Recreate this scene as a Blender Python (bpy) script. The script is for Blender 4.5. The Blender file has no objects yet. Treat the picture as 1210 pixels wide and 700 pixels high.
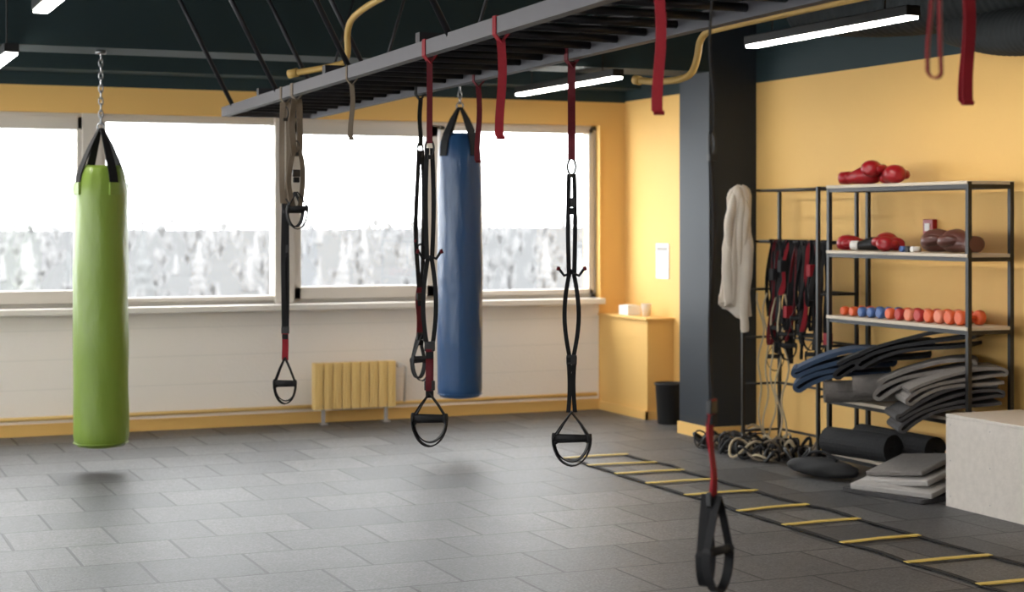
import bpy, bmesh, math, random
from mathutils import Vector, Matrix, noise
random.seed(7)
scene = bpy.context.scene
scene.view_settings.view_transform = 'Standard'
scene.view_settings.look = 'None'
scene.view_settings.exposure = 1.08

# ------------------------------------------------------------------ materials
def srgb(r, g, b):
    def f(c):
        c /= 255.0
        return c/12.92 if c <= 0.04045 else ((c+0.055)/1.055)**2.4
    return (f(r), f(g), f(b), 1.0)

def mat(name, col, rough=0.6, metal=0.0, var=0.08, scale=12.0, bump=0.0, bscale=60.0, spec=0.5, sheen=0.0, stretch=None):
    m = bpy.data.materials.new(name); m.use_nodes = True
    nt = m.node_tree; b = nt.nodes['Principled BSDF']
    b.inputs['Roughness'].default_value = rough
    b.inputs['Metallic'].default_value = metal
    b.inputs['Specular IOR Level'].default_value = spec
    if sheen: b.inputs['Sheen Weight'].default_value = sheen
    tc = nt.nodes.new('ShaderNodeTexCoord')
    n = nt.nodes.new('ShaderNodeTexNoise'); n.inputs['Scale'].default_value = scale
    n.inputs['Detail'].default_value = 5
    nt.links.new(tc.outputs['Object'], n.inputs['Vector'])
    mx = nt.nodes.new('ShaderNodeMix'); mx.data_type = 'RGBA'
    c = col
    mx.inputs['A'].default_value = (c[0]*(1-var), c[1]*(1-var), c[2]*(1-var), 1)
    mx.inputs['B'].default_value = (min(1, c[0]*(1+var)), min(1, c[1]*(1+var)), min(1, c[2]*(1+var)), 1)
    nt.links.new(n.outputs['Fac'], mx.inputs['Factor'])
    nt.links.new(mx.outputs['Result'], b.inputs['Base Color'])
    if bump:
        n2 = nt.nodes.new('ShaderNodeTexNoise'); n2.inputs['Scale'].default_value = bscale
        n2.inputs['Detail'].default_value = 4
        if stretch:
            mp = nt.nodes.new('ShaderNodeMapping'); mp.inputs['Scale'].default_value = stretch
            nt.links.new(tc.outputs['Object'], mp.inputs['Vector']); nt.links.new(mp.outputs[0], n2.inputs['Vector'])
        else:
            nt.links.new(tc.outputs['Object'], n2.inputs['Vector'])
        bp = nt.nodes.new('ShaderNodeBump'); bp.inputs['Strength'].default_value = bump
        bp.inputs['Distance'].default_value = 0.01
        nt.links.new(n2.outputs['Fac'], bp.inputs['Height'])
        nt.links.new(bp.outputs['Normal'], b.inputs['Normal'])
    return m

def emis(name, col, st):
    m = bpy.data.materials.new(name); m.use_nodes = True
    nt = m.node_tree; nt.nodes.clear()
    e = nt.nodes.new('ShaderNodeEmission'); o = nt.nodes.new('ShaderNodeOutputMaterial')
    e.inputs['Color'].default_value = col; e.inputs['Strength'].default_value = st
    nt.links.new(e.outputs[0], o.inputs[0]); return m

M = {}
M['yellow'] = mat('yellow_paint', srgb(228, 184, 108), 0.7, var=0.03, scale=2, bump=0.15, bscale=90)
M['cream'] = mat('cream_paint', srgb(236, 229, 221), 0.75, var=0.03, scale=2, bump=0.3, bscale=40)
M['teal'] = mat('dark_teal_paint', srgb(20, 42, 46), 0.7, var=0.1, scale=2)
M['navy'] = mat('navy_column_paint', srgb(22, 33, 43), 0.6, var=0.06, scale=2)
M['ceil'] = mat('black_teal_ceiling', srgb(12, 20, 23), 0.85, var=0.1, scale=2)
M['frame'] = mat('window_frame_pvc', srgb(196, 189, 180), 0.45, var=0.02)
M['sill'] = mat('sill_white', srgb(224, 218, 210), 0.5, var=0.02)
M['black'] = mat('black_webbing', srgb(18, 18, 21), 0.75, var=0.2, scale=80, spec=0.3)
M['blackm'] = mat('black_metal', srgb(20, 20, 22), 0.45, var=0.1)
M['rubber'] = mat('black_rubber', srgb(22, 22, 24), 0.8, var=0.15)
M['red'] = mat('red_webbing', srgb(132, 20, 32), 0.7, var=0.12, scale=80, spec=0.3)
M['redd'] = mat('dark_red_webbing', srgb(92, 18, 28), 0.7, var=0.12, scale=80, spec=0.3)
M['tan'] = mat('tan_webbing', srgb(108, 96, 82), 0.8, var=0.15, scale=80, spec=0.3)
M['steel'] = mat('steel', srgb(130, 132, 135), 0.35, 1.0, var=0.05)
M['rail'] = mat('rig_grey_paint', srgb(76, 75, 80), 0.5, 0.3, var=0.08)
M['rung'] = mat('rig_dark_paint', srgb(32, 32, 38), 0.5, 0.3, var=0.08)
M['pipe'] = mat('gas_pipe_ochre', srgb(190, 155, 84), 0.5, var=0.05)
M['green'] = mat('green_vinyl', srgb(120, 146, 56), 0.36, var=0.05, scale=5, bump=0.8, bscale=9, stretch=(1.6, 1.6, .5))
M['blue'] = mat('blue_vinyl', srgb(42, 77, 120), 0.28, var=0.06, scale=5, bump=0.8, bscale=10, stretch=(1.6, 1.6, .5))
M['radi'] = mat('radiator_yellow', srgb(234, 200, 130), 0.45, var=0.02)
M['wood'] = mat('birch_shelf', srgb(195, 182, 164), 0.6, var=0.07, scale=6)
M['ply'] = mat('plyo_box_laminate', srgb(198, 190, 181), 0.6, var=0.14, scale=30, bump=0.2)
M['hood'] = mat('cotton_fleece', srgb(208, 197, 182), 0.95, var=0.05, bump=0.3, bscale=120, sheen=0.3)
M['gred'] = mat('red_leather', srgb(150, 18, 28), 0.35, var=0.08)
M['gbrown'] = mat('brown_leather', srgb(86, 48, 40), 0.4, var=0.1)
M['white'] = mat('white_plastic', srgb(226, 224, 220), 0.5, var=0.02)
M['orange'] = mat('orange_vinyl', srgb(212, 92, 46), 0.45, var=0.04)
M['dred'] = mat('coral_vinyl', srgb(170, 42, 38), 0.45, var=0.04)
M['peach'] = mat('peach_vinyl', srgb(214, 122, 92), 0.45, var=0.04)
M['dblue'] = mat('blue_dumbbell_vinyl', srgb(66, 96, 150), 0.45, var=0.04)
M['matblue'] = mat('blue_foam', srgb(44, 62, 86), 0.85, var=0.15, scale=40, bump=0.5)
M['matgrey'] = mat('grey_foam', srgb(114, 109, 105), 0.85, var=0.22, scale=40, bump=0.5)
M['matdark'] = mat('dark_foam', srgb(58, 56, 57), 0.85, var=0.22, scale=40, bump=0.5)
M['matblack'] = mat('black_foam', srgb(22, 22, 25), 0.8, var=0.2, scale=40, bump=0.4)
M['padlight'] = mat('light_grey_foam', srgb(164, 160, 156), 0.85, var=0.12, scale=30, bump=0.3)
M['rung_y'] = mat('yellow_plastic', srgb(214, 188, 96), 0.5, var=0.03)
M['rope'] = mat('cream_rope', srgb(170, 156, 130), 0.9, var=0.1)
M['tube'] = emis('tube_glow', (1.0, 0.95, 0.88, 1), 26.0)

# ------------------------------------------------------------------ mesh builder
class MB:
    def __init__(s, name):
        s.name = name; s.bm = bmesh.new(); s.mats = []
    def mi(s, key):
        m = M[key] if isinstance(key, str) else key
        if m not in s.mats: s.mats.append(m)
        return s.mats.index(m)
    def face(s, vs, mi, smooth=False):
        try:
            f = s.bm.faces.new(vs); f.material_index = mi; f.smooth = smooth
        except ValueError: pass
    def box(s, x0, x1, y0, y1, z0, z1, key, bev=0.0, mtx=None):
        t = bmesh.new(); bmesh.ops.create_cube(t, size=1)
        bmesh.ops.scale(t, vec=(x1-x0, y1-y0, z1-z0), verts=t.verts)
        bmesh.ops.translate(t, vec=((x0+x1)/2, (y0+y1)/2, (z0+z1)/2), verts=t.verts)
        if bev: bmesh.ops.bevel(t, geom=t.edges[:], offset=bev, segments=3, profile=0.5, affect='EDGES')
        s.merge(t, key, mtx, False)
    def merge(s, t, key, mtx=None, smooth=True):
        mi = s.mi(key); mp = {}
        for v in t.verts:
            co = v.co if mtx is None else mtx @ v.co
            mp[v] = s.bm.verts.new(co)
        for f in t.faces: s.face([mp[v] for v in f.verts], mi, smooth)
        t.free()
    def loft(s, rings, key, closed=True, caps=True, smooth=True, loop=False):
        mi = s.mi(key); R = [[s.bm.verts.new(p) for p in r] for r in rings]
        n = len(R[0])
        pairs = list(zip(R[:-1], R[1:]))
        if loop: pairs.append((R[-1], R[0]))
        for a, b in pairs:
            for i in range(n if closed else n-1):
                j = (i+1) % n
                s.face([a[i], a[j], b[j], b[i]], mi, smooth)
        if caps and not loop and closed:
            s.face(list(reversed(R[0])), mi); s.face(R[-1], mi)
    def tube(s, pts, r, key, n=10, loop=False, smooth=True):
        pts = [Vector(p) for p in pts]; rings = []; N = len(pts)
        up = None
        for i, p in enumerate(pts):
            if loop: t = pts[(i+1) % N]-pts[i-1]
            else: t = pts[min(i+1, N-1)]-pts[max(i-1, 0)]
            t.normalize()
            if up is None: up = Vector((0, 0, 1)) if abs(t.z) < 0.9 else Vector((1, 0, 0))
            a = (up-t*up.dot(t))
            if a.length < 1e-5: a = t.orthogonal()
            a.normalize(); b = t.cross(a); up = a
            rr = r(i/(N-1)) if callable(r) else r
            rings.append([p+a*math.cos(k*2*math.pi/n)*rr+b*math.sin(k*2*math.pi/n)*rr for k in range(n)])
        s.loft(rings, key, loop=loop, smooth=smooth)
    def ribbon(s, pts, W, w, t, key, loop=False, smooth=False):
        pts = [Vector(p) for p in pts]; N = len(pts); rings = []
        for i, p in enumerate(pts):
            if loop: tg = pts[(i+1) % N]-pts[i-1]
            else: tg = pts[min(i+1, N-1)]-pts[max(i-1, 0)]
            tg.normalize()
            Wi = W[i] if isinstance(W, list) else W
            Wi = Vector(Wi); nn = tg.cross(Wi)
            if nn.length < 1e-5: nn = Vector((0, 0, 1))
            nn.normalize()
            ww = w[i] if isinstance(w, list) else w
            rings.append([p+Wi*ww/2+nn*t/2, p-Wi*ww/2+nn*t/2, p-Wi*ww/2-nn*t/2, p+Wi*ww/2-nn*t/2])
        s.loft(rings, key, loop=loop, smooth=smooth)
    def lathe(s, prof, c, key, n=40, fn=None):
        rings = []
        for (r, z) in prof:
            ring = []
            for k in range(n):
                a = 2*math.pi*k/n
                rr = r*(fn(a, z) if fn else 1)
                ring.append((c[0]+rr*math.cos(a), c[1]+rr*math.sin(a), z))
            rings.append(ring)
        s.loft(rings, key)
    def ball(s, c, r, key, rot=None, sub=3):
        t = bmesh.new(); bmesh.ops.create_icosphere(t, subdivisions=sub, radius=1)
        m = Matrix.Translation(Vector(c))
        if rot is not None: m = m @ rot
        m = m @ Matrix.Diagonal((r[0], r[1], r[2], 1))
        s.merge(t, key, m)
    def done(s, bevel=0.0):
        bmesh.ops.recalc_face_normals(s.bm, faces=s.bm.faces)
        me = bpy.data.meshes.new(s.name); s.bm.to_mesh(me); s.bm.free()
        for m in s.mats: me.materials.append(m)
        o = bpy.data.objects.new(s.name, me); scene.collection.objects.link(o)
        if bevel:
            b = o.modifiers.new('bevel', 'BEVEL'); b.width = bevel; b.segments = 2; b.limit_method = 'ANGLE'
        return o

# ------------------------------------------------------------------ room shell
XL, XR, YF, YB, ZC = -4.0, 6.6, -4.0, 13.0, 3.3
ZW0, ZW1 = 0.95, 2.42

fm = bpy.data.materials.new('rubber_tile_floor'); fm.use_nodes = True
nt = fm.node_tree; b = nt.nodes['Principled BSDF']
tc = nt.nodes.new('ShaderNodeTexCoord')
br = nt.nodes.new('ShaderNodeTexBrick'); br.offset = 0.5; br.offset_frequency = 2
br.inputs['Scale'].default_value = 1; br.inputs['Brick Width'].default_value = 0.5
br.inputs['Row Height'].default_value = 0.5; br.inputs['Mortar Size'].default_value = 0.009
br.inputs['Mortar Smooth'].default_value = 0.3; br.inputs['Bias'].default_value = 0
br.inputs['Color1'].default_value = srgb(68, 68, 70); br.inputs['Color2'].default_value = srgb(96, 95, 95)
br.inputs['Mortar'].default_value = srgb(24, 24, 26)
nt.links.new(tc.outputs['Object'], br.inputs['Vector'])
n1 = nt.nodes.new('ShaderNodeTexNoise'); n1.inputs['Scale'].default_value = 75; n1.inputs['Detail'].default_value = 7
n2 = nt.nodes.new('ShaderNodeTexNoise'); n2.inputs['Scale'].default_value = 1.6; n2.inputs['Detail'].default_value = 4
n3 = nt.nodes.new('ShaderNodeTexNoise'); n3.inputs['Scale'].default_value = 22; n3.inputs['Detail'].default_value = 5
for n in (n1, n2, n3): nt.links.new(tc.outputs['Object'], n.inputs['Vector'])
def mulmix(a, fac, lo, hi):
    mr = nt.nodes.new('ShaderNodeMapRange'); mr.inputs['From Min'].default_value = 0.3; mr.inputs['From Max'].default_value = 0.7
    mr.inputs['To Min'].default_value = lo; mr.inputs['To Max'].default_value = hi
    nt.links.new(fac, mr.inputs['Value'])
    vm = nt.nodes.new('ShaderNodeVectorMath'); vm.operation = 'SCALE'
    nt.links.new(a, vm.inputs[0]); nt.links.new(mr.outputs[0], vm.inputs['Scale'])
    return vm.outputs[0]
c = mulmix(br.outputs['Color'], n1.outputs['Fac'], 0.45, 1.55)
c = mulmix(c, n3.outputs['Fac'], 0.8, 1.2)
c = mulmix(c, n2.outputs['Fac'], 0.82, 1.16)
nt.links.new(c, b.inputs['Base Color'])
b.inputs['Roughness'].default_value = 0.5
b.inputs['Specular IOR Level'].default_value = 0.42
ad = nt.nodes.new('ShaderNodeMath'); ad.operation = 'SUBTRACT'
ms = nt.nodes.new('ShaderNodeMath'); ms.operation = 'MULTIPLY'; ms.inputs[1].default_value = 0.5
nt.links.new(n1.outputs['Fac'], ms.inputs[0]); nt.links.new(ms.outputs[0], ad.inputs[0]); nt.links.new(br.outputs['Fac'], ad.inputs[1])
bp = nt.nodes.new('ShaderNodeBump'); bp.inputs['Strength'].default_value = 0.6; bp.inputs['Distance'].default_value = 0.006
nt.links.new(ad.outputs[0], bp.inputs['Height']); nt.links.new(bp.outputs['Normal'], b.inputs['Normal'])
M['floor'] = fm

o = MB('floor'); o.box(XL-.2, XR+.2, YF-.2, YB+.3, -0.1, 0, 'floor'); o.done()
o = MB('ceiling'); o.box(XL-.2, XR+.2, YF-.2, YB+.3, ZC, ZC+.15, 'ceil'); o.done()
o = MB('wall_back')
o.box(XL, XR, YB, YB+.3, 0, ZW0, 'cream')
o.box(XL, XR, YB, YB+.3, ZW1, 2.62, 'yellow')
o.box(XL, XR, YB, YB+.3, 2.62, ZC, 'teal')
o.box(6.35, XR, YB, YB+.3, ZW0, ZW1, 'yellow')
o.box(6.35, XR, YB-.004, YB, 0, ZW0, 'yellow')
for z in (0.34, 0.56, 0.78):
    o.box(XL, 6.35, YB-.003, YB, z, z+.006, 'sill')
o.done()
o = MB('wall_right')
o.box(XR, XR+.2, YF, YB+.3, 0, 2.63, 'yellow'); o.box(XR, XR+.2, YF, YB+.3, 2.63, ZC, 'teal'); o.done()
o = MB('wall_front')
o.box(XL-.2, XR+.2, YF-.2, YF, 0, 2.63, 'cream'); o.box(XL-.2, XR+.2, YF-.2, YF, 2.63, ZC, 'teal'); o.done()
o = MB('wall_left')
o.box(XL-.2, XL, YF, YB+.3, 0, ZW0, 'cream'); o.box(XL-.2, XL, YF, YB+.3, ZW1, 2.62, 'yellow')
o.box(XL-.2, XL, YF, YB+.3, 2.62, ZC, 'teal')
for y in (YF, 1.2, 6.4, 12.2):
    o.box(XL-.2, XL, y, y+.8 if y < 12 else YB+.3, ZW0, ZW1, 'yellow')
o.done()
o = MB('column'); o.box(6.2, 6.6, 10.85, 11.3, 0, ZC, 'navy'); o.done()
o = MB('ceiling_beam'); o.box(XL, 6.2, 10.85, 11.3, 2.70, ZC, 'teal'); o.done()
o = MB('ceiling_beam'); o.box(XL, 6.6, 4.9, 5.35, 2.75, ZC, 'teal'); o.done()
o = MB('ceiling_beam'); o.box(5.6, 6.6, 11.3, 13.0, 2.85, ZC, 'teal'); o.done()
o = MB('ceiling_beam'); o.box(XL, XR, 12.7, 13.0, 2.72, ZC, 'teal'); o.done()
o = MB('wall_ledge'); o.box(6.36, 6.6, 12.13, 13.0, 0.0, .80, 'yellow'); o.box(6.34, 6.6, 12.11, 13.0, .80, .82, 'yellow'); o.done(0.004)
o = MB('baseboard_back'); o.box(XL, 6.36, 12.98, 13.0, 0, .09, 'yellow', 0.002); o.done()
o = MB('baseboard_right'); o.box(6.58, 6.6, YF, 10.85, 0, .09, 'yellow'); o.box(6.58, 6.6, 11.3, 12.13, 0, .09, 'yellow')
o.box(6.18, 6.2, 10.83, 11.3, 0, .09, 'yellow'); o.box(6.18, 6.6, 10.83, 10.85, 0, .09, 'yellow')
o.box(6.34, 6.36, 12.11, 12.98, 0, .07, 'yellow'); o.box(6.34, 6.6, 12.11, 12.13, 0, .07, 'yellow'); o.done()
o = MB('heating_pipe')
o.tube([(XL+.1, 12.94, .135), (6.30, 12.94, .135)], .016, 'radi')
x = XL+.5
while x < 6.2:
    o.box(x, x+.02, 12.94, 12.985, .12, .15, 'radi'); x += 1.1
o.done()

# windows -------------------------------------------------------------
gm = bpy.data.materials.new('window_glass'); gm.use_nodes = True
nt = gm.node_tree; nt.nodes.clear()
tr = nt.nodes.new('ShaderNodeBsdfTransparent'); tr.inputs[0].default_value = (.97, .98, .98, 1)
gl = nt.nodes.new('ShaderNodeBsdfGlossy'); gl.inputs['Roughness'].default_value = .02
mx = nt.nodes.new('ShaderNodeMixShader'); mx.inputs[0].default_value = .04
ou = nt.nodes.new('ShaderNodeOutputMaterial')
nt.links.new(tr.outputs[0], mx.inputs[1]); nt.links.new(gl.outputs[0], mx.inputs[2]); nt.links.new(mx.outputs[0], ou.inputs[0])
M['glass'] = gm

def window(name, x0, x1, sashes, axis='x', plane=YB):
    o = MB(name)
    def bx(a0, a1, d0, d1, z0, z1, k, bev=0.0):
        if axis == 'x': o.box(a0, a1, plane+d0, plane+d1, z0, z1, k, bev)
        else: o.box(plane-d1, plane-d0, a0, a1, z0, z1, k, bev)
    bx(x0, x1, .06, .16, ZW0, ZW0+.04, 'frame'); bx(x0, x1, .06, .16, ZW1-.035, ZW1, 'frame')
    bx(x0, x0+.04, .06, .16, ZW0, ZW1, 'frame'); bx(x1-.04, x1, .06, .16, ZW0, ZW1, 'frame')
    for (a, b_, w) in sashes:
        z0, z1 = ZW0+.03, ZW1-.025
        bx(a, b_, .04, .12, z0, z0+w, 'frame', .006); bx(a, b_, .04, .12, z1-w, z1, 'frame', .006)
        bx(a, a+w, .04, .12, z0, z1, 'frame', .006); bx(b_-w, b_, .04, .12, z0, z1, 'frame', .006)
        bx(a+w, b_-w, .085, .089, z0+w, z1-w, 'glass')
    return o.done()
window('window_1', -3.9, -0.7, [(-3.86, -2.3, .05), (-2.3, -0.74, .05)])
window('window_2', -0.7, 2.17, [(-.66, .5, .05), (.52, 2.09, .10)])
window('window_3', 2.17, 3.60, [(2.15, 3.57, .035)])
window('window_4', 3.60, 6.35, [(3.64, 4.90, .10), (4.92, 6.32, .045)])
for i, (a, c_) in enumerate(((-3.2, 1.2), (2.0, 6.4), (7.2, 12.2))):  # unseen left-wall windows, added to bring in light from the left
    w3 = (c_-a)/3
    window('window_%d' % (5+i), a, c_, [(a+k*w3+.02, a+(k+1)*w3-.02, .06) for k in range(3)], 'y', XL)
o = MB('trim_window_post'); o.box(3.52, 3.68, YB+.02, YB+.18, ZW0, ZW1, 'frame', .004); o.box(2.03, 2.17, YB+.025, YB+.18, ZW0, ZW1, 'frame', .004); o.done()
o = MB('window_sill'); o.box(-3.95, 6.36, YB-.12, YB+.1, .90, .95, 'sill', .008); o.done()
o = MB('trim_window_reveal'); o.box(6.35, 6.37, YB-.02, YB+.0, .95, 2.42, 'yellow'); o.done()

# ------------------------------------------------------------------ outdoors: snowy plain rising to a wooded hillside
M['snow'] = mat('snow', (.074, .074, .0745, 1), .95, var=.07, scale=.04, spec=0)
F = Vector((.3923, .9198)); R = Vector((.9198, -.3923))
def gz(d, sx):
    t = max(0.0, min(1.0, (d-150)/330.0))
    return -6.5+5.6*t*t*(3-2*t)*(1+.12*math.sin(sx*9+1))+.25*math.sin(d*.05+sx*14)*t
o = MB('snowy_ground')
rings = []
for d in [14, 60, 110, 150]+[150+18*k for k in range(1, 26)]+[800, 1400]:
    rings.append([(F.x*d+R.x*sx*d, F.y*d+R.y*sx*d, gz(d, sx)-(0 if d < 700 else (d-700)*.01)) for sx in [-1.2+.04*k for k in range(61)]])
o.loft(rings, 'snow', closed=False, caps=False)
o.done()
haze = [.185, .195, .21, .22]  # greys get paler with distance: haze put into the tree colour
for i, h in enumerate(haze): M['tree%d' % i] = mat('frosted_hazy_tree_%d' % i, (h, h*.985, h*.98, 1), .95, var=.10, scale=.3, spec=0)
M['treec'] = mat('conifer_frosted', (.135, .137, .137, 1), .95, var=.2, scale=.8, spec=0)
o = MB('forest_treeline')
def tree(x, y, z0, h, kind, key, nb=14):
    mi = o.mi(key)
    if kind == 0:
        rings = []
        for k in range(15):
            f = k/14; rr = h*.19*(1-f)*(1.0 if k % 2 == 0 else .6)+.03
            rings.append([(x+rr*math.cos(a*math.pi/4)*random.uniform(.6, 1.3), y+rr*math.sin(a*math.pi/4), z0+h*.06+h*.94*f+random.uniform(-.02, .02)*h) for a in range(8)])
        o.loft(rings, key, smooth=True)
    else:
        for q in range(nb):
            zb = z0+h*random.uniform(0, .45); an = random.uniform(0, 6.28); sp = random.uniform(0, .34)*h
            top = Vector((x+math.cos(an)*sp, y+math.sin(an)*sp, z0+h*random.uniform(.6, 1.0)*(1-.5*(sp/h))))
            wd = random.uniform(.05, .16)
            b0 = Vector((x, y, zb)); mid = (b0*.5+top*.5)+Vector((math.cos(an)*.08*h, math.sin(an)*.08*h, -.03*h))
            dx = Vector((R.x, R.y, 0))*wd
            vs = [o.bm.verts.new(p) for p in (b0-dx*.4, b0+dx*.4, mid+dx, top, mid-dx)]
            o.face(vs, mi)
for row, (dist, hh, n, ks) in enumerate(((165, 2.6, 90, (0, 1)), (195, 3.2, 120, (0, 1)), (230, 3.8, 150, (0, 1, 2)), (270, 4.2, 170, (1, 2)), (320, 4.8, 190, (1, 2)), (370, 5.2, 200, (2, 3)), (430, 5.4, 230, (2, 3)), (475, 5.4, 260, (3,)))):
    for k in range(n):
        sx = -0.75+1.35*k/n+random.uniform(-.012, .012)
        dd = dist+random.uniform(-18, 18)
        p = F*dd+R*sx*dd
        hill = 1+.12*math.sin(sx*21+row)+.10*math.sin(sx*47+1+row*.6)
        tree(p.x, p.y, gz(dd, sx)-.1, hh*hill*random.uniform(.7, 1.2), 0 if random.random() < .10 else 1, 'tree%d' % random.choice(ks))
for (sx, dist, h, k) in ((-.218, 165, 8.4, 'treec'), (-.285, 175, 6.6, 'tree0'), (-.262, 185, 5.2, 'treec'), (-.10, 180, 6.2, 'tree0'), (-.185, 175, 6.4, 'tree0'), (.02, 180, 6.4, 'tree0'), (-.155, 190, 4.6, 'tree0'), (.04, 190, 5.0, 'tree0')):
    p = F*dist+R*sx*dist; tree(p.x, p.y, gz(dist, sx)-.1, h, 0, k)
o.done()

# ------------------------------------------------------------------ lamps
def lamp(x, y0, y1, z):
    o = MB('linear_ceiling_lamp')
    o.box(x-.045, x+.045, y0, y1, z+.015, z+.07, 'blackm', .006)
    o.box(x-.035, x+.035, y0+.01, y1-.01, z, z+.016, 'tube')
    for yy in (y0+.25, y1-.25): 
        top = 2.70 if 10.85 < yy < 11.3 else ZC
        o.tube([(x, yy, z+.06), (x, yy, top)], .006, 'blackm', 6)
    o.done()
for (x, y0, y1, z) in ((5.34, 7.23, 8.85, 2.65), (5.33, 10.6, 12.35, 2.60), (1.16, 7.2, 8.78, 2.65), (1.22, 10.5, 12.2, 2.6),
                       (5.34, 3.0, 4.6, 2.65), (1.16, 3.0, 4.6, 2.65), (-2.6, 3.0, 4.6, 2.65), (-2.6, 7.2, 8.8, 2.65), (-2.6, 10.5, 12.2, 2.6),  # unseen lamps from here on, added to brighten the room
                       (5.34, -1, .6, 2.65), (1.16, -1, .6, 2.65), (-2.6, -1, .6, 2.65)):
    lamp(x, y0, y1, z)

# ------------------------------------------------------------------ overhead rig
def Lx(y): return 2.12+.0435*y
def Rx(y): return 2.78+.0364*y
ZR = 2.31
o = MB('monkey_bar_rig')
Y0, Y1 = 2.3, 10.8
for fx, w in ((Lx, .045), (Rx, .045)):
    o.ribbon([(fx(Y0), Y0, ZR), (fx(Y1), Y1, ZR)], Vector((1, 0, 0)), w, .06, 'rail')
for e in (Y0, Y1):
    o.ribbon([(Lx(e)-.02, e, ZR), (Rx(e)+.02, e, ZR)], Vector((0, 1, 0)), .045, .06, 'rail')
y = Y0+.25; k = 0
while y < Y1:
    o.tube([(Lx(y), y, ZR+.005), (Rx(y), y, ZR+.005)], .015, 'rung', 8)
    if k % 6 == 3:
        o.box(Lx(y)-.02, Rx(y)+.02, y+.1, y+.15, ZR+.03, ZR+.07, 'rung')
    y += .26; k += 1
for f in (.33, .66):
    o.ribbon([(Lx(Y0)*(1-f)+Rx(Y0)*f, Y0, ZR+.03), (Lx(Y1)*(1-f)+Rx(Y1)*f, Y1, ZR+.03)], Vector((1, 0, 0)), .025, .025, 'rung')
for y in (10.5, 9.25, 7.7, 6.2, 4.2, 2.8):
    for fx in (Lx, Rx):
        o.tube([(fx(y), y, ZR), (fx(y)-.5, y+.05, ZC-.001)], .014, 'rung', 8)
    o.tube([(Rx(y), y+.08, ZR), (Rx(y)+.3, y+.08, ZC-.001)], .009, 'rung', 8)
o.done()

# ------------------------------------------------------------------ suspension trainers
def circ(cx, cy, cz, rx, rz, W, n=20):
    return [Vector((cx, cy, cz))+W*math.cos(2*math.pi*i/n)*rx+Vector((0, 0, 1))*math.sin(2*math.pi*i/n)*rz for i in range(n)]
def anchor(o, x, y, w, key, t=.004):
    a, hgt = .0255, .033
    P = [(x-a, y, ZR-hgt), (x-a, y, ZR+hgt), (x+a, y, ZR+hgt), (x+a, y, ZR-hgt), (x, y, ZR-hgt-.03)]
    o.ribbon(P, Vector((0, 1, 0)), w, t, key, loop=True)
def handle(o, x, y, za, zg, zb, hw, yaw, grip='rubber', strap='black', gr=.015):
    W = Vector((math.cos(yaw), math.sin(yaw), 0)); Nn = Vector((-W.y, W.x, 0)); C = Vector((x, y, 0)); Z = Vector((0, 0, 1))
    for s in (-1, 1):
        o.ribbon([C+Z*za, C+Z*(za*.55+zg*.45)+W*s*hw*.5, C+Z*zg+W*s*hw], Nn, .024, .004, strap)
    pts = []
    for i in range(15):
        a = math.pi*i/14
        pts.append(C+W*hw*math.cos(a)*1.02+Z*(zg-(zg-zb)*math.sin(a)))
    o.ribbon(pts, Nn, .028, .005, strap)
    o.tube([C+Z*zg-W*hw*.93, C+Z*zg+W*hw*.93], gr, grip, 12)
    for s in (-1, 1):
        o.tube([C+Z*zg+W*s*hw*.86, C+Z*zg+W*s*hw*1.03], gr*1.3, grip, 12)
def trainer(x, y, segs, za, zg, zb, hw, yaw, carab=None, togs=(), buckles=(), anch='black', nh=2, aw=.035, spread=.22, gr=.015):
    o = MB('suspension_trainer')
    W = Vector((math.cos(yaw), math.sin(yaw), 0)); Nn = Vector((-W.y, W.x, 0)); Z = Vector((0, 0, 1)); C = Vector((x, y, 0))
    anchor(o, x, y, aw, anch)
    for (z0, z1, key, w, sep, bow) in segs:
        for s in ((-1, 1) if sep or bow else (0,)):
            pts = []; n = 12
            for i in range(n+1):
                f = i/n
                off = s*(sep+bow*math.sin(f*math.pi))
                pts.append(C+W*off+Nn*(.003*s+.006*math.sin(f*7+z0*5))+Z*(z0+(z1-z0)*f))
            ph = random.uniform(-.25, .25)
            Wl = [Vector((math.cos(yaw+ph*math.sin(i*.7)), math.sin(yaw+ph*math.sin(i*.7)), 0)) for i in range(n+1)]
            o.ribbon(pts, Wl, w, .004, key)
    for zc in (carab or ()):
        o.tube(circ(x, y, zc, .017, .034, W), .0045, 'blackm', 8, loop=True)
        o.box(x-.012, x+.012, y-.008, y+.008, zc-.045, zc-.028, 'blackm')
    for (zt, sp) in togs:
        for s in (-1, 1):
            o.tube([C+Z*zt, C+Z*(zt-.012)+W*s*sp*.6, C+Z*(zt+.016)+W*s*sp], .006, 'black', 8)
            o.tube([C+Z*(zt+.016)+W*s*sp*.95, C+Z*(zt+.02)+W*s*sp*1.2], .009, 'redd', 8)
    for zt in buckles:
        m_ = Matrix.Translation((x, y, zt)) @ Matrix.Rotation(yaw, 4, 'Z')
        o.box(-.022, .022, -.008, .008, -.02, .02, 'blackm', .004, m_)
        o.box(-.016, .016, -.010, .010, -.05, -.022, 'black', .003, m_)
    for i in range(nh):
        s = i*2-1 if nh > 1 else 0
        p = C+Nn*.018*s
        handle(o, p.x, p.y, za, zg-.01*i, zb+.012*i, hw*(1-.08*i), yaw+spread*s, gr=gr)
    o.done()
yc = -math.radians(23)
trainer(Lx(9.09), 9.09, [(2.26, 1.70, 'tan', .03, .012, .008), (1.70, .98, 'black', .026, .006, .004), (.985, .835, 'red', .036, 0, 0)],
        .85, .71, .595, .062, yc, carab=(2.2, 1.69), buckles=(1.45, 1.0), anch='tan')
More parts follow.
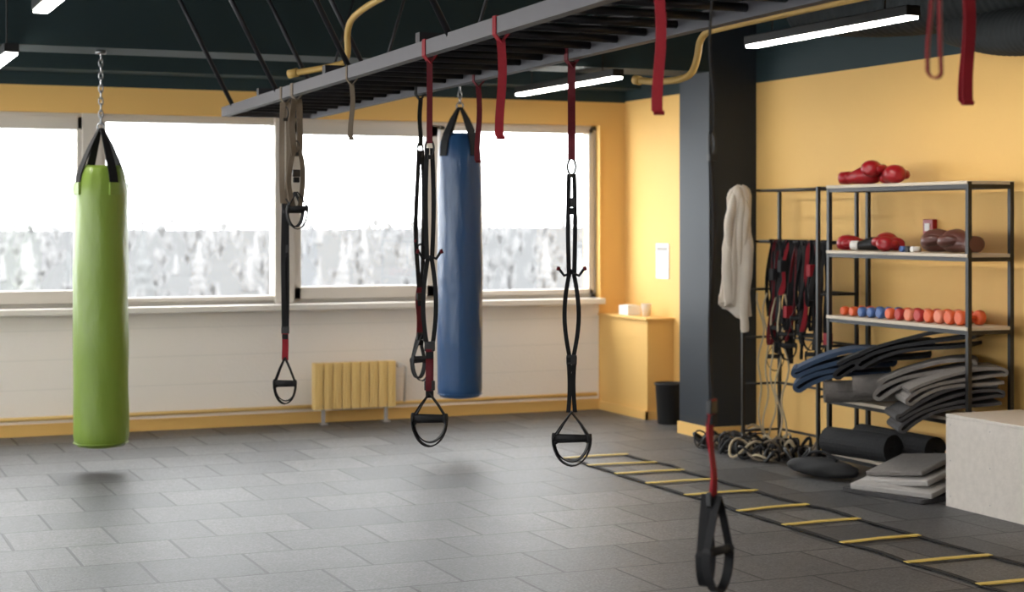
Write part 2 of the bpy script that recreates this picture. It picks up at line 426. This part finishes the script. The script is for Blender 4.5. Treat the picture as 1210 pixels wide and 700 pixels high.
trainer(Lx(8.83), 8.83, [(2.26, 1.95, 'tan', .034, .014, .01), (1.98, 1.68, 'tan', .028, .02, .022)],
        1.76, 1.67, 1.56, .055, yc+.5, carab=(2.0,), buckles=(1.86,), anch='tan', aw=.045)
trainer(Rx(8.49), 8.49, [(2.26, 2.0, 'black', .025, 0, 0), (1.98, 1.25, 'black', .026, .012, .014), (1.25, .98, 'redd', .028, .008, .006)],
        1.0, .87, .752, .05, yc+.6, carab=(1.99,), togs=((1.48, .03),), buckles=(1.2, .99))
trainer(Lx(6.49), 6.49, [(2.27, 1.92, 'redd', .024, 0, 0), (1.90, 1.45, 'black', .018, .010, .006), (1.46, 1.06, 'black', .018, .006, .020), (1.08, .90, 'redd', .024, .004, 0)],
        .90, .80, .684, .072, yc, carab=(1.9,), togs=((1.46, .045),), buckles=(1.09, .93), anch='red')
trainer(Rx(6.43), 6.43, [(2.27, 1.86, 'redd', .032, 0, 0), (1.80, 1.37, 'black', .018, .011, .004), (1.40, 1.02, 'black', .018, .006, .024), (1.03, .80, 'black', .018, .014, -.006)],
        .80, .695, .578, .08, yc, carab=(1.83,), togs=((1.385, .052),), buckles=(1.68, 1.02), anch='redd')
trainer(Lx(4.0), 4.0, [(2.27, 1.84, 'black', .010, .004, .003), (1.77, 1.11, 'black', .016, .004, .003), (1.12, .83, 'red', .030, .003, 0)],
        .86, .71, .60, .055, yc+1.02, carab=(1.81,), buckles=(1.10, .85), spread=.16, gr=.012)

def band(x, y, zb, key, w, yaw, sep=.012):
    o = MB('resistance_band'); anchor(o, x, y, w, key)
    W = Vector((math.cos(yaw), math.sin(yaw), 0)); Nn = Vector((-W.y, W.x, 0)); Z = Vector((0, 0, 1)); C = Vector((x, y, 0))
    zt = ZR-.055; pts = []
    for i in range(13): 
        f = i/12; pts.append(C+Z*(zt+(zb+sep-zt)*f)+Nn*sep*(.25+.75*f+.15*math.sin(f*9))+W*.006*math.sin(f*5))
    for i in range(1, 8):
        a = math.pi*i/8; pts.append(C+Z*(zb+sep-sep*math.sin(a))+Nn*sep*math.cos(a))
    for i in range(13):
        f = 1-i/12; pts.append(C+Z*(zt+(zb+sep-zt)*f)-Nn*sep*(.25+.75*f)+W*.006*math.sin(f*5))
    o.ribbon(pts, W, w, .004, key)
    o.done()
band(Lx(7.7), 7.7, 1.99, 'tan', .022, yc)
band(Lx(5.65), 5.65, 1.90, 'red', .032, yc)
band(Rx(7.58), 7.58, 1.886, 'redd', .026, yc)
band(Lx(4.33), 4.33, 1.91, 'red', .030, yc)
band(Lx(2.97), 2.97, 1.907, 'red', .026, yc+1.1, .014)
band(Rx(3.71), 3.71, 1.915, 'red', .030, yc+.2)

# ------------------------------------------------------------------ punching bags
def chain(o, x, y, z0, z1):
    n = max(2, int(round((z1-z0)/.042))); st = (z1-z0)/n
    for i in range(n):
        W = Vector((1, 0, 0)) if i % 2 else Vector((0, 1, 0))
        o.tube(circ(x, y, z0+st*(i+.5), .013, st*.68, W, 12), .0045, 'steel', 6, loop=True)
def bag(x, y, r, zb, zt, zc, key, strapw, down, patch):
    o = MB('punching_bag'); rnd = random.uniform(0, 9)
    prof = [(0.001, zb), (r*.6, zb), (r*.88, zb+.01), (r*.97, zb+.035)]
    N = 30
    for i in range(N+1):
        f = i/N; z = zb+.07+(zt-.16-zb-.07)*f
        rr = r*(1.0+.010*math.sin(f*19+rnd)-.10*max(0, f-.55)**1.3)
        prof.append((rr, z))
    prof += [(r*.92, zt-.11), (r*.86, zt-.06), (r*.76, zt-.02), (r*.68, zt), (r*.62, zt-.015), (0.001, zt-.03)]
    o.lathe(prof, (x, y), key, 64, lambda a, z: 1+.012*math.sin(3*a+z*4+rnd)+.006*math.sin(9*a+z*11)+(.012*math.sin(14*a+rnd) if z > zt-.2 else 0))
    o.tube([(x+r*.985*math.cos(a*math.pi/20), y+r*.985*math.sin(a*math.pi/20), zb+.03) for a in range(40)], .004, key, 6, loop=True)
    o.lathe([(0.001, zb-.006), (.05, zb-.006), (.05, zb+.004), (.001, zb+.004)], (x, y), 'blackm', 20)
    for k in range(4):
        a = math.radians(20+90*k); c_, s_ = math.cos(a), math.sin(a)
        Wt = Vector((-s_, c_, 0))
        pts = [(x+c_*r*.985, y+s_*r*.985, zt-down-.06), (x+c_*r*.975, y+s_*r*.975, zt-.16), (x+c_*r*.94, y+s_*r*.94, zt-.11), (x+c_*r*.89, y+s_*r*.89, zt-.06), (x+c_*r*.79, y+s_*r*.79, zt-.01),
               (x+c_*r*.42, y+s_*r*.42, (zt+zc)/2+.01), (x+c_*.012, y+s_*.012, zc)]
        o.ribbon(pts, Wt, [strapw]*5+[strapw*.8, strapw*.4], .008, 'black')
        if patch:
            m_ = Matrix.Translation((x+c_*r*.975, y+s_*r*.975, zt-down-.06)) @ Matrix.Rotation(a, 4, 'Z')
            o.box(-.006, .010, -strapw*.62, strapw*.62, -.03, .05, key, .003, m_)
    o.tube(circ(x, y, zc+.01, .022, .026, Vector((.92, -.39, 0))), .006, 'steel', 8, loop=True)
    chain(o, x, y, zc+.03, 2.685)
    o.lathe([(.001, 2.68), (.035, 2.68), (.035, 2.699), (.001, 2.699)], (x, y), 'steel', 16)
    o.done()
bag(1.84, 11.06, .174, .15, 1.96, 2.20, 'green', .06, .10, True)
bag(4.32, 11.06, .158, .365, 2.22, 2.40, 'blue', .07, .10, False)

# ------------------------------------------------------------------ radiator
o = MB('radiator')
n = 9; x0, x1 = 3.78, 4.46; st = (x1-x0)/n
for i in range(n):
    a = x0+i*st
    o.box(a+.004, a+st-.004, 12.81, 12.90, .12, .485, 'radi', .005)
    o.box(a+st*.40, a+st*.60, 12.803, 12.82, .15, .46, 'radi', .003)
o.box(x0+.005, x1-.005, 12.83, 12.88, .15, .19, 'radi', .01); o.box(x0+.005, x1-.005, 12.83, 12.88, .43, .47, 'radi', .01)
for xx in (x0+.07, x1-.09):
    o.box(xx, xx+.025, 12.83, 12.86, 0, .16, 'padlight', .003); o.box(xx-.015, xx+.04, 12.81, 12.88, 0, .012, 'padlight', .002)
o.tube([(x1, 12.855, .45), (x1+.08, 12.855, .45), (x1+.1, 12.87, .43), (x1+.1, 12.905, .15)], .012, 'white', 8)
o.box(x1+.02, x1+.06, 12.83, 12.88, .43, .47, 'white', .006)
o.done()

# ------------------------------------------------------------------ corner things
o = MB('trash_can')
o.lathe([(.001, 0), (.085, 0), (.09, .01), (.108, .30), (.114, .305), (.116, .32), (.108, .325), (.100, .318), (.082, .02), (.001, .02)], (6.40, 11.84), 'rubber', 28)
o.done()
o = MB('wall_notice')
o.box(6.592, 6.599, 12.20, 12.42, 1.13, 1.42, 'white'); o.box(6.589, 6.592, 12.22, 12.40, 1.36, 1.39, 'padlight')
for i in range(6): o.box(6.5905, 6.592, 12.22, 12.39, 1.17+i*.03, 1.175+i*.03, 'padlight')
o.done()
o = MB('paper_box'); o.box(6.40, 6.52, 12.55, 12.72, .82, .90, 'white', .004); o.box(6.42, 6.50, 12.58, 12.68, .90, .905, 'sill'); o.done()
o = MB('paper_cup'); o.lathe([(.001, .82), (.032, .82), (.042, .92), (.044, .924), (.040, .92), (.03, .83), (.001, .83)], (6.47, 12.36), 'white', 24); o.done()

# ------------------------------------------------------------------ pipes & duct
def smooth(pts, it=3):
    pts = [Vector(p) for p in pts]
    for _ in range(it):
        q = [pts[0]]
        for a, b_ in zip(pts[:-1], pts[1:]): q += [a*.75+b_*.25, a*.25+b_*.75]
        q.append(pts[-1]); pts = q
    return pts
o = MB('gas_pipe')
o.tube(smooth([(4.54, 8.78, 2.425), (4.58, 8.62, 2.40), (4.68, 8.42, 2.41), (4.71, 8.38, 2.50), (4.72, 8.36, 2.66), (4.72, 8.1, 2.67), (4.72, 5.4, 2.68)]), .020, 'pipe', 12)
o.tube([(4.53, 8.80, 2.428), (4.545, 8.76, 2.42)], .027, 'pipe', 12)
for yy in (6.4, 7.8): o.tube([(4.72, yy, 2.67), (4.72, yy, ZC-.001)], .006, 'rung', 6)
o.done()
o = MB('gas_pipe')
o.tube(smooth([(2.62, 9.3, 2.44), (2.80, 9.12, 2.47), (2.88, 9.08, 2.50), (2.87, 9.1, 2.70), (2.86, 8.8, 2.76), (2.92, 8.2, 2.82), (3.0, 5.4, 2.86)]), .018, 'pipe', 12)
o.tube([(2.60, 9.32, 2.435), (2.64, 9.28, 2.445)], .025, 'pipe', 12)
for yy in (6.4, 7.9): o.tube([(2.95, yy, 2.84), (2.95, yy, ZC-.001)], .006, 'rung', 8)
o.done()
def duct(pts, r, key='teal'):
    o = MB('ventilation_duct'); P = smooth(pts, 4)
    out = [P[0]]; 
    for p in P[1:]:
        while (p-out[-1]).length > .022: out.append(out[-1]+(p-out[-1]).normalized()*.022)
    n_ = len(out)
    o.tube(out, lambda f: r*(1+.045*math.sin(f*(n_-1)*math.pi/1.5)), key, 24); o.done()
duct([(6.32, 4.5, 2.95), (6.32, 7.5, 2.93), (6.3, 8.6, 2.93), (6.25, 9.6, 3.05)], .2, 'ceil')
duct([(5.75, 5.6, 2.60), (5.95, 6.6, 2.60), (6.25, 7.6, 2.64), (6.35, 8.2, 2.78)], .13, 'ceil')

# ------------------------------------------------------------------ storage racks
def post(o, x, y, z1, w=.013): o.box(x-w, x+w, y-w, y+w, 0, z1, 'blackm')
o = MB('shelving_rack')
RX0, RX1, RY0, RY1, RZ = 6.2, 6.5, 7.88, 9.29, 1.83
for x in (RX0, RX1):
    for y in (RY0, RY1): post(o, x, y, RZ)
SH = (.10, .45, .98, 1.40, 1.82)
for z in SH:
    for x in (RX0, RX1): o.box(x-.01, x+.01, RY0, RY1, z-.03, z-.006, 'blackm')
    for y in (RY0, RY1): o.box(RX0, RX1, y-.01, y+.01, z-.03, z-.006, 'blackm')
    o.box(RX0-.02, RX1+.02, RY0-.01, RY1+.01, z-.006, z+.014, 'wood', .003)
o.done()
o = MB('hanging_rack')
QY0, QY1 = 9.42, 10.37
for x in (RX0, RX1):
    for y in (QY0, QY1): post(o, x, y, RZ, .011)
for z in (.12, .45, .78, 1.12, 1.46, 1.82):
    o.tube([(RX1, QY0, z), (RX1, QY1, z)], .009, 'blackm', 8)
    for y in (QY0, QY1): o.tube([(RX0, y, z), (RX1, y, z)], .009, 'blackm', 8)
o.tube([(6.35, QY0, 1.82), (6.35, QY1, 1.82)], .009, 'blackm', 8)
o.tube([(6.33, QY0, 1.46), (6.33, QY1, 1.46)], .011, 'blackm', 8)
o.done()

o = MB('hanging_straps')
for i in range(32):
    y = 9.50+.023*i+random.uniform(-.012, .012); zt = 1.475; x = 6.33; zb = random.uniform(.62, 1.12); w = random.uniform(.018, .036)
    key = ['black', 'black', 'blackm', 'black', 'rubber', 'redd', 'blackm', 'black', 'black', 'rubber', 'red'][i % 11]
    sp = random.uniform(.012, .045); yaw = random.uniform(-.7, .3); W = Vector((math.cos(yaw), math.sin(yaw), 0)); T = Vector((-W.y, W.x, 0))
    pts = []; dx = random.uniform(-.08, .02); dy = random.uniform(-.06, .06)
    for k in range(29):
        a = 2*math.pi*k/29
        ca, sa = math.cos(a), math.sin(a)
        pts.append(Vector((x+dx*(1-sa)*.6, y+dy*(1-sa)*.5, (zt+zb)/2))+T*sp*ca+Vector((0, 0, 1))*(zt-zb)/2*sa+W*.010*math.sin(3*a+i))
    o.ribbon(pts, W, w, .005, key, loop=True)
    if i % 4 == 0:
        zz_ = zb+.02
        handle(o, x+dx*1.1, y+dy, zz_+.05, zz_-.05, zz_-.15, .06, random.uniform(-1.2, -.1))
    if i % 5 == 1:
        o.box(x+dx-.03, x+dx+.02, y+dy-.022, y+dy+.022, zb+.16, zb+.24, random.choice(['red', 'rubber', 'rubber']), .004)
for i in range(5):
    y = 9.95+i*.08; pts = []
    for k in range(20): pts.append((6.28+.02*math.sin(k*.8+i), y+.02*math.sin(k*.5+i*2), 1.10-k*.052))
    o.tube(pts, .007, 'rope', 6)
o.done()
o = MB('strap_pile')
for i in range(70):
    cx, cy = random.uniform(5.93, 6.42), random.uniform(9.5, 10.6); r1 = random.uniform(.04, .13); pts = []
    hgt = random.uniform(.02, .12); ph = random.uniform(0, 6); squ = random.uniform(.35, 1)
    key = random.choice(['black', 'rubber', 'black', 'matdark', 'blackm', 'rope', 'rubber', 'tan', 'black'])
    for k in range(24):
        a = 2*math.pi*k/24
        pts.append((cx+r1*math.cos(a), cy+r1*squ*math.sin(a), .014+hgt*(.5+.5*math.sin(2*a+ph))))
    o.tube(pts, random.uniform(.006, .013), key, 7, loop=True)
o.done()

# hoodie hooked over the rack post: hanging folds of cloth --------------------
o = MB('hoodie')
cx, cy = 6.165, 10.40
cr = Vector((.92, -.39, 0)); cf = Vector((-.39, -.92, 0))
prof = [(1.85, .02, .02, .02), (1.84, .05, .03, .018), (1.82, .072, .04, .014), (1.78, .080, .05, .012), (1.72, .080, .055, .012), (1.66, .077, .05, .012), (1.60, .075, .05, .01),
        (1.54, .080, .055, .005), (1.45, .085, .06, .0), (1.36, .083, .06, -.005), (1.26, .080, .055, -.008), (1.16, .086, .055, -.012), (1.08, .092, .06, -.016), (1.02, .096, .06, -.018), (.97, .098, .055, -.02)]
def fold(t, z, amp=1.0):
    return 1+amp*(.16*math.sin(6*t+z*2.2)+.09*math.sin(11*t-z*5)+.05*math.sin(17*t+z*9))
rings = []
for j, (z, a_, b_, off) in enumerate(prof):
    ring = []
    for k in range(72):
        t = 2*math.pi*k/72
        fo = fold(t, z, 1.0 if z < 1.8 else .4)
        zz = z-(.06*math.sin(t+2.2) if j >= len(prof)-2 else 0)+.012*math.sin(3*t+j)
        ring.append(Vector((cx, cy, zz))+cr*(off+a_*fo*math.cos(t))+cf*(b_*fo*math.sin(t)+.03))
    rings.append(ring)
o.loft(rings, 'hood')
for (dx0, dx1, zt_, zb_, r0) in ((-.045, -.075, 1.80, 1.36, .022), (.03, .01, 1.82, 1.30, .018), (.065, .05, 1.78, 1.42, .02)):
    P = smooth([Vector((cx, cy, zt_))+cr*dx0*.6+cf*.05, Vector((cx, cy, zt_-.12))+cr*dx0+cf*.085, Vector((cx, cy, (zt_+zb_)/2))+cr*dx1+cf*.088, Vector((cx, cy, zb_))+cr*dx1*.8+cf*.075], 3)
    o.tube(P, lambda f: r0*(.5+math.sin(f*math.pi)), 'hood', 12)
for s, zend, dx in ((1, .83, .05), (-1, 1.02, -.07)):
    P = smooth([Vector((cx, cy, 1.56))+cr*s*.045+cf*.05, Vector((cx, cy, 1.40))+cr*s*.07+cf*.075, Vector((cx, cy, 1.2))+cr*(dx*1.1)+cf*.085, Vector((cx, cy, 1.0))+cr*(dx*.8)+cf*.08, Vector((cx, cy, zend))+cr*dx+cf*.06], 4)
    N_ = len(P); rings = []
    for i, p in enumerate(P):
        f = i/(N_-1); rr = .042*(1-.3*f)*(1+.06*math.sin(f*30))
        rings.append([p+cr*rr*math.cos(t*math.pi/12)*(1+.15*math.sin(t*math.pi/3+f*5))+cf*rr*.6*math.sin(t*math.pi/12)+Vector((0, 0, .012*math.sin(t*math.pi/12+f*9))) for t in range(24)])
    o.loft(rings, 'hood')
o.done()

# gloves -----------------------------------------------------------------
def glove(o, x, y, z, yaw, key, s=1.0, cuff='white'):
    m_ = Matrix.Translation((x, y, z)) @ Matrix.Rotation(yaw, 4, 'Z') @ Matrix.Scale(s, 4)
    rings = []
    for (px, w, h, cz) in ((-.13, .042, .036, .045), (-.07, .043, .037, .046), (-.04, .05, .043, .05), (0, .062, .052, .058), (.05, .07, .058, .062), (.09, .066, .056, .060), (.12, .05, .044, .055), (.135, .02, .02, .05)):
        rings.append([m_ @ Vector((px, w*math.cos(t*math.pi/12), cz+h*math.sin(t*math.pi/12))) for t in range(24)])
    o.loft(rings, key)
    rings = []
    for (px, w, h, cz) in ((-.145, .038, .033, .045), (-.14, .046, .04, .046), (-.085, .047, .041, .046), (-.075, .04, .036, .046)):
        rings.append([m_ @ Vector((px, w*math.cos(t*math.pi/12), cz+h*math.sin(t*math.pi/12))) for t in range(24)])
    o.loft(rings, cuff)
    P = [m_ @ Vector(p) for p in ((-.03, .03, .06), (0, .066, .065), (.04, .078, .06), (.075, .062, .055), (.09, .045, .055))]
    P = smooth(P, 2)
    o.tube(P, lambda f: s*(.026*math.sin(.35+f*2.3)+.003), key, 12)
o = MB('boxing_gloves'); zz = 1.834
glove(o, 6.28, 9.06, zz, -1.2, 'gred', 1.0, 'gred'); glove(o, 6.32, 8.78, zz, -1.9, 'gred', 1.0, 'gred'); glove(o, 6.30, 8.93, zz+.045, -2.6, 'gred', .9, 'gred')
o.done()
o = MB('boxing_gloves'); zz = 1.414
glove(o, 6.28, 9.12, zz, 2.6, 'gred', .85, 'white'); glove(o, 6.28, 8.98, zz, -.9, 'blackm', .75, 'white'); glove(o, 6.32, 8.80, zz, 1.3, 'gred', 1.0, 'gred'); glove(o, 6.24, 8.72, zz, -2.4, 'gred', .8, 'white')
o.done()
o = MB('hand_wraps')
for (yy, k) in ((8.58, 'dblue'), (8.52, 'blackm'), (8.47, 'white')):
    o.tube([(6.24, yy, zz+.018), (6.30, yy, zz+.018)], .018, k, 14)
o.done()
o = MB('boxing_gloves')
glove(o, 6.30, 8.22, zz, 1.75, 'gbrown', 1.2, 'gbrown'); glove(o, 6.27, 8.03, zz, 1.4, 'gbrown', 1.2, 'gbrown')
o.done()
o = MB('fire_call_point'); o.box(6.56, 6.598, 8.69, 8.79, 1.515, 1.615, 'gred', .006); o.box(6.554, 6.562, 8.715, 8.765, 1.54, 1.59, 'white', .002); o.done()

# dumbbells ---------------------------------------------------------------
o = MB('dumbbell_set'); z0 = .994
cols = ['orange', 'orange', 'dblue', 'dblue', 'dblue', 'orange', 'dred', 'peach', 'dred', 'orange', 'peach', 'orange', 'orange']
for i, k in enumerate(cols):
    y = 9.20-i*.098; r = .030+.0012*i
    for (xa, xb) in ((6.235, 6.285), (6.365, 6.415)):
        rings = []
        for (f, rr) in ((0, .72), (.12, .92), (.3, 1), (.7, 1), (.88, .92), (1, .72)):
            rings.append([(xa+(xb-xa)*f, y+r*rr*math.cos(t*math.pi/8), z0+r+r*rr*math.sin(t*math.pi/8)) for t in range(16)])
        o.loft(rings, k)
    o.tube([(6.28, y, z0+r), (6.37, y, z0+r)], .013, k, 10)
o.done()

# folded mats --------------------------------------------------------------
def folded(o, p0, p1, width, th, gap, key, layers=2, wob=0.008, sag=.02):
    p0, p1 = Vector(p0), Vector(p1); u = (p1-p0); L = u.length; u.normalize()
    W = u.cross(Vector((0, 0, 1))).normalized(); Nz = W.cross(u).normalized()
    pts = []; n = 14; lv = 0.0
    def bend(f): return sag*math.sin(f*math.pi)-.05*(1-f)**4
    for l in range(layers):
        rng = range(n+1) if l % 2 else range(n, -1, -1)
        for i in rng:
            f = i/n
            pts.append(p0+u*(L*f)+Nz*(lv+wob*math.sin(f*6+l*1.3)+bend(f)))
        if l < layers-1:
            s = -1 if l % 2 == 0 else 1; base = p0 if s < 0 else p1
            off = bend(0 if s < 0 else 1)
            for a in range(1, 8):
                an = math.pi*a/8
                pts.append(base+Nz*(off+lv+gap/2-gap/2*math.cos(an))+u*s*gap*.7*math.sin(an))
            lv += gap
    o.ribbon(pts, W, width, th, key, smooth=False)
def roll(o, p0, p1, r, key, th=.012, turns=4.5, ph=0.0):
    p0, p1 = Vector(p0), Vector(p1); u = (p1-p0).normalized(); b_ = u.cross(Vector((0, 0, 1))).normalized(); a = b_.cross(u).normalized(); mid = (p0+p1)/2
    pts = []; n = 100
    for i in range(n+1):
        f = i/n; an = f*turns*2*math.pi+ph; rr = .015+(r-.015)*f
        pts.append(mid+a*rr*math.sin(an)+b_*rr*math.cos(an))
    o.ribbon(pts, u, (p1-p0).length, th, key, smooth=False)
o = MB('exercise_mats')
folded(o, (5.93, 9.22, .585), (6.40, 8.90, .66), .34, .026, .045, 'matblue', 4, sag=.02)
roll(o, (5.98, 9.02, .535), (6.42, 8.80, .545), .07, 'matgrey', .016, 3)
roll(o, (5.99, 8.72, .58), (6.42, 8.42, .63), .075, 'matgrey', .018, 2.5, ph=1)
folded(o, (5.99, 8.86, .69), (6.42, 8.52, .79), .30, .020, .040, 'matblack', 3, sag=.02)
folded(o, (6.02, 8.62, .77), (6.45, 8.12, .88), .30, .020, .040, 'matblack', 3, sag=.02)
folded(o, (6.01, 8.46, .60), (6.42, 8.12, .70), .30, .022, .045, 'matgrey', 3, sag=.02)
folded(o, (5.95, 8.22, .44), (6.46, 7.98, .56), .36, .018, .034, 'matdark', 4, sag=.03)
folded(o, (5.98, 8.18, .60), (6.46, 7.95, .68), .32, .018, .036, 'matgrey', 3, sag=.02)
o.done()
o = MB('rolled_mats')
roll(o, (6.08, 9.12, .205), (6.20, 8.60, .205), .085, 'matblack', .018)
roll(o, (6.38, 9.2, .205), (6.40, 8.45, .205), .08, 'matblack', .018)
o.done()
o = MB('gym_bag')
rings = []
for j in range(13):
    f = j/12; yy = 9.22-.55*f; e = math.sin(min(1, max(0.02, f))*math.pi)**.35 if 0 < f < 1 else .15
    rings.append([(5.86+.12*f+.10*e*math.cos(t*math.pi/14)*(1+.08*math.sin(t+j)), yy, .062+.062*e*math.sin(t*math.pi/14)*(1+.08*math.sin(3*f*math.pi+t*.6) if t < 14 else .9)) for t in range(28)])
o.loft(rings, 'rubber')
o.tube(smooth([(5.89, 9.08, .12), (5.89, 9.02, .16), (5.92, 8.9, .17), (5.94, 8.82, .12)], 2), .009, 'black', 8)
o.done()
o = MB('foam_pads')
m_ = Matrix.Translation((6.02, 8.22, .0)) @ Matrix.Rotation(.25, 4, 'Z')
o.box(-.22, .22, -.30, .30, .0, .03, 'matdark', .006, m_)
m_ = Matrix.Translation((6.02, 8.20, .035)) @ Matrix.Rotation(.4, 4, 'Z') @ Matrix.Rotation(-.14, 4, 'Y')
o.box(-.20, .20, -.27, .27, .02, .055, 'padlight', .008, m_)
m_ = Matrix.Translation((6.06, 8.22, .10)) @ Matrix.Rotation(.3, 4, 'Z') @ Matrix.Rotation(-.1, 4, 'X') @ Matrix.Rotation(-.2, 4, 'Y')
o.box(-.18, .18, -.24, .24, .0, .035, 'padlight', .008, m_)
m_ = Matrix.Translation((6.08, 8.24, .155)) @ Matrix.Rotation(.2, 4, 'Z') @ Matrix.Rotation(-.12, 4, 'X') @ Matrix.Rotation(-.24, 4, 'Y')
o.box(-.17, .17, -.22, .22, .0, .03, 'matgrey', .008, m_)
o.done()

o = MB('plyometric_box')
X0, X1, Ya, Yb, H = 5.98, 6.50, 7.05, 7.80, .52; t = .02
o.box(X0, X0+t, Ya, Yb, 0, H-t, 'ply', .002); o.box(X1-t, X1, Ya, Yb, 0, H-t, 'ply', .002)
o.box(X0+t, X1-t, Yb-t, Yb, 0, H-t, 'ply', .002)
o.box(X0-.001, X1+.001, Ya-.001, Yb+.001, H-t, H, 'ply', .003)
ym = (X0+X1)/2
o.box(X0+t, ym-.07, Ya, Ya+t, 0, H-t, 'ply'); o.box(ym+.07, X1-t, Ya, Ya+t, 0, H-t, 'ply')
o.box(ym-.07, ym+.07, Ya, Ya+t, 0, .32, 'ply'); o.box(ym-.07, ym+.07, Ya, Ya+t, .37, H-t, 'ply')
for yy in (Ya+.04, Ya+.37, Yb-.04):
    for z in (.06, .26, .46): o.ball((X0, yy, z), (.0015, .004, .004), 'steel', sub=1)
o.done()

# agility ladder ---------------------------------------------------------------
o = MB('agility_ladder')
ys = [4.4, 4.95, 5.48, 6.01, 6.54, 7.08, 7.61, 8.09, 8.66, 9.14, 9.56, 9.95, 10.34]
for i, y in enumerate(ys):
    sk = random.uniform(-.025, .025)
    o.ribbon([(4.79, y-sk, .009), (5.03, y+sk*.3, .012), (5.27, y+sk, .009)], Vector((0, 1, 0)), .038, .006, 'rung_y')
for xx in (4.80, 5.26):
    pts = []; 
    for a, b_ in zip(ys[:-1], ys[1:]):
        j = random.uniform(-.03, .03)
        for k in range(6):
            f = k/6; pts.append((xx+j*math.sin(f*math.pi), a+(b_-a)*f, .006+.004*math.sin(f*math.pi)))
    pts.append((xx, ys[-1], .006))
    o.ribbon(pts, Vector((1, 0, 0)), .03, .004, 'black')
o.done()

# ------------------------------------------------------------------ world & camera
w = bpy.data.worlds.new('overcast_sky'); scene.world = w; w.use_nodes = True
nt = w.node_tree; bg = nt.nodes['Background']
bg.inputs['Color'].default_value = (.97, .985, 1.0, 1); bg.inputs['Strength'].default_value = 5.4

cam = bpy.data.cameras.new('camera'); co = bpy.data.objects.new('camera', cam); scene.collection.objects.link(co)
co.location = (0, 0, 1.6)
co.rotation_euler = (math.pi/2, 0, -math.atan2(.3923, .9198))
cam.sensor_width = 36; cam.lens = 36*2000/1210; cam.shift_y = -88/1210
cam.clip_end = 3000; cam.dof.use_dof = True; cam.dof.focus_distance = 7.2; cam.dof.aperture_fstop = 3.0
scene.camera = co
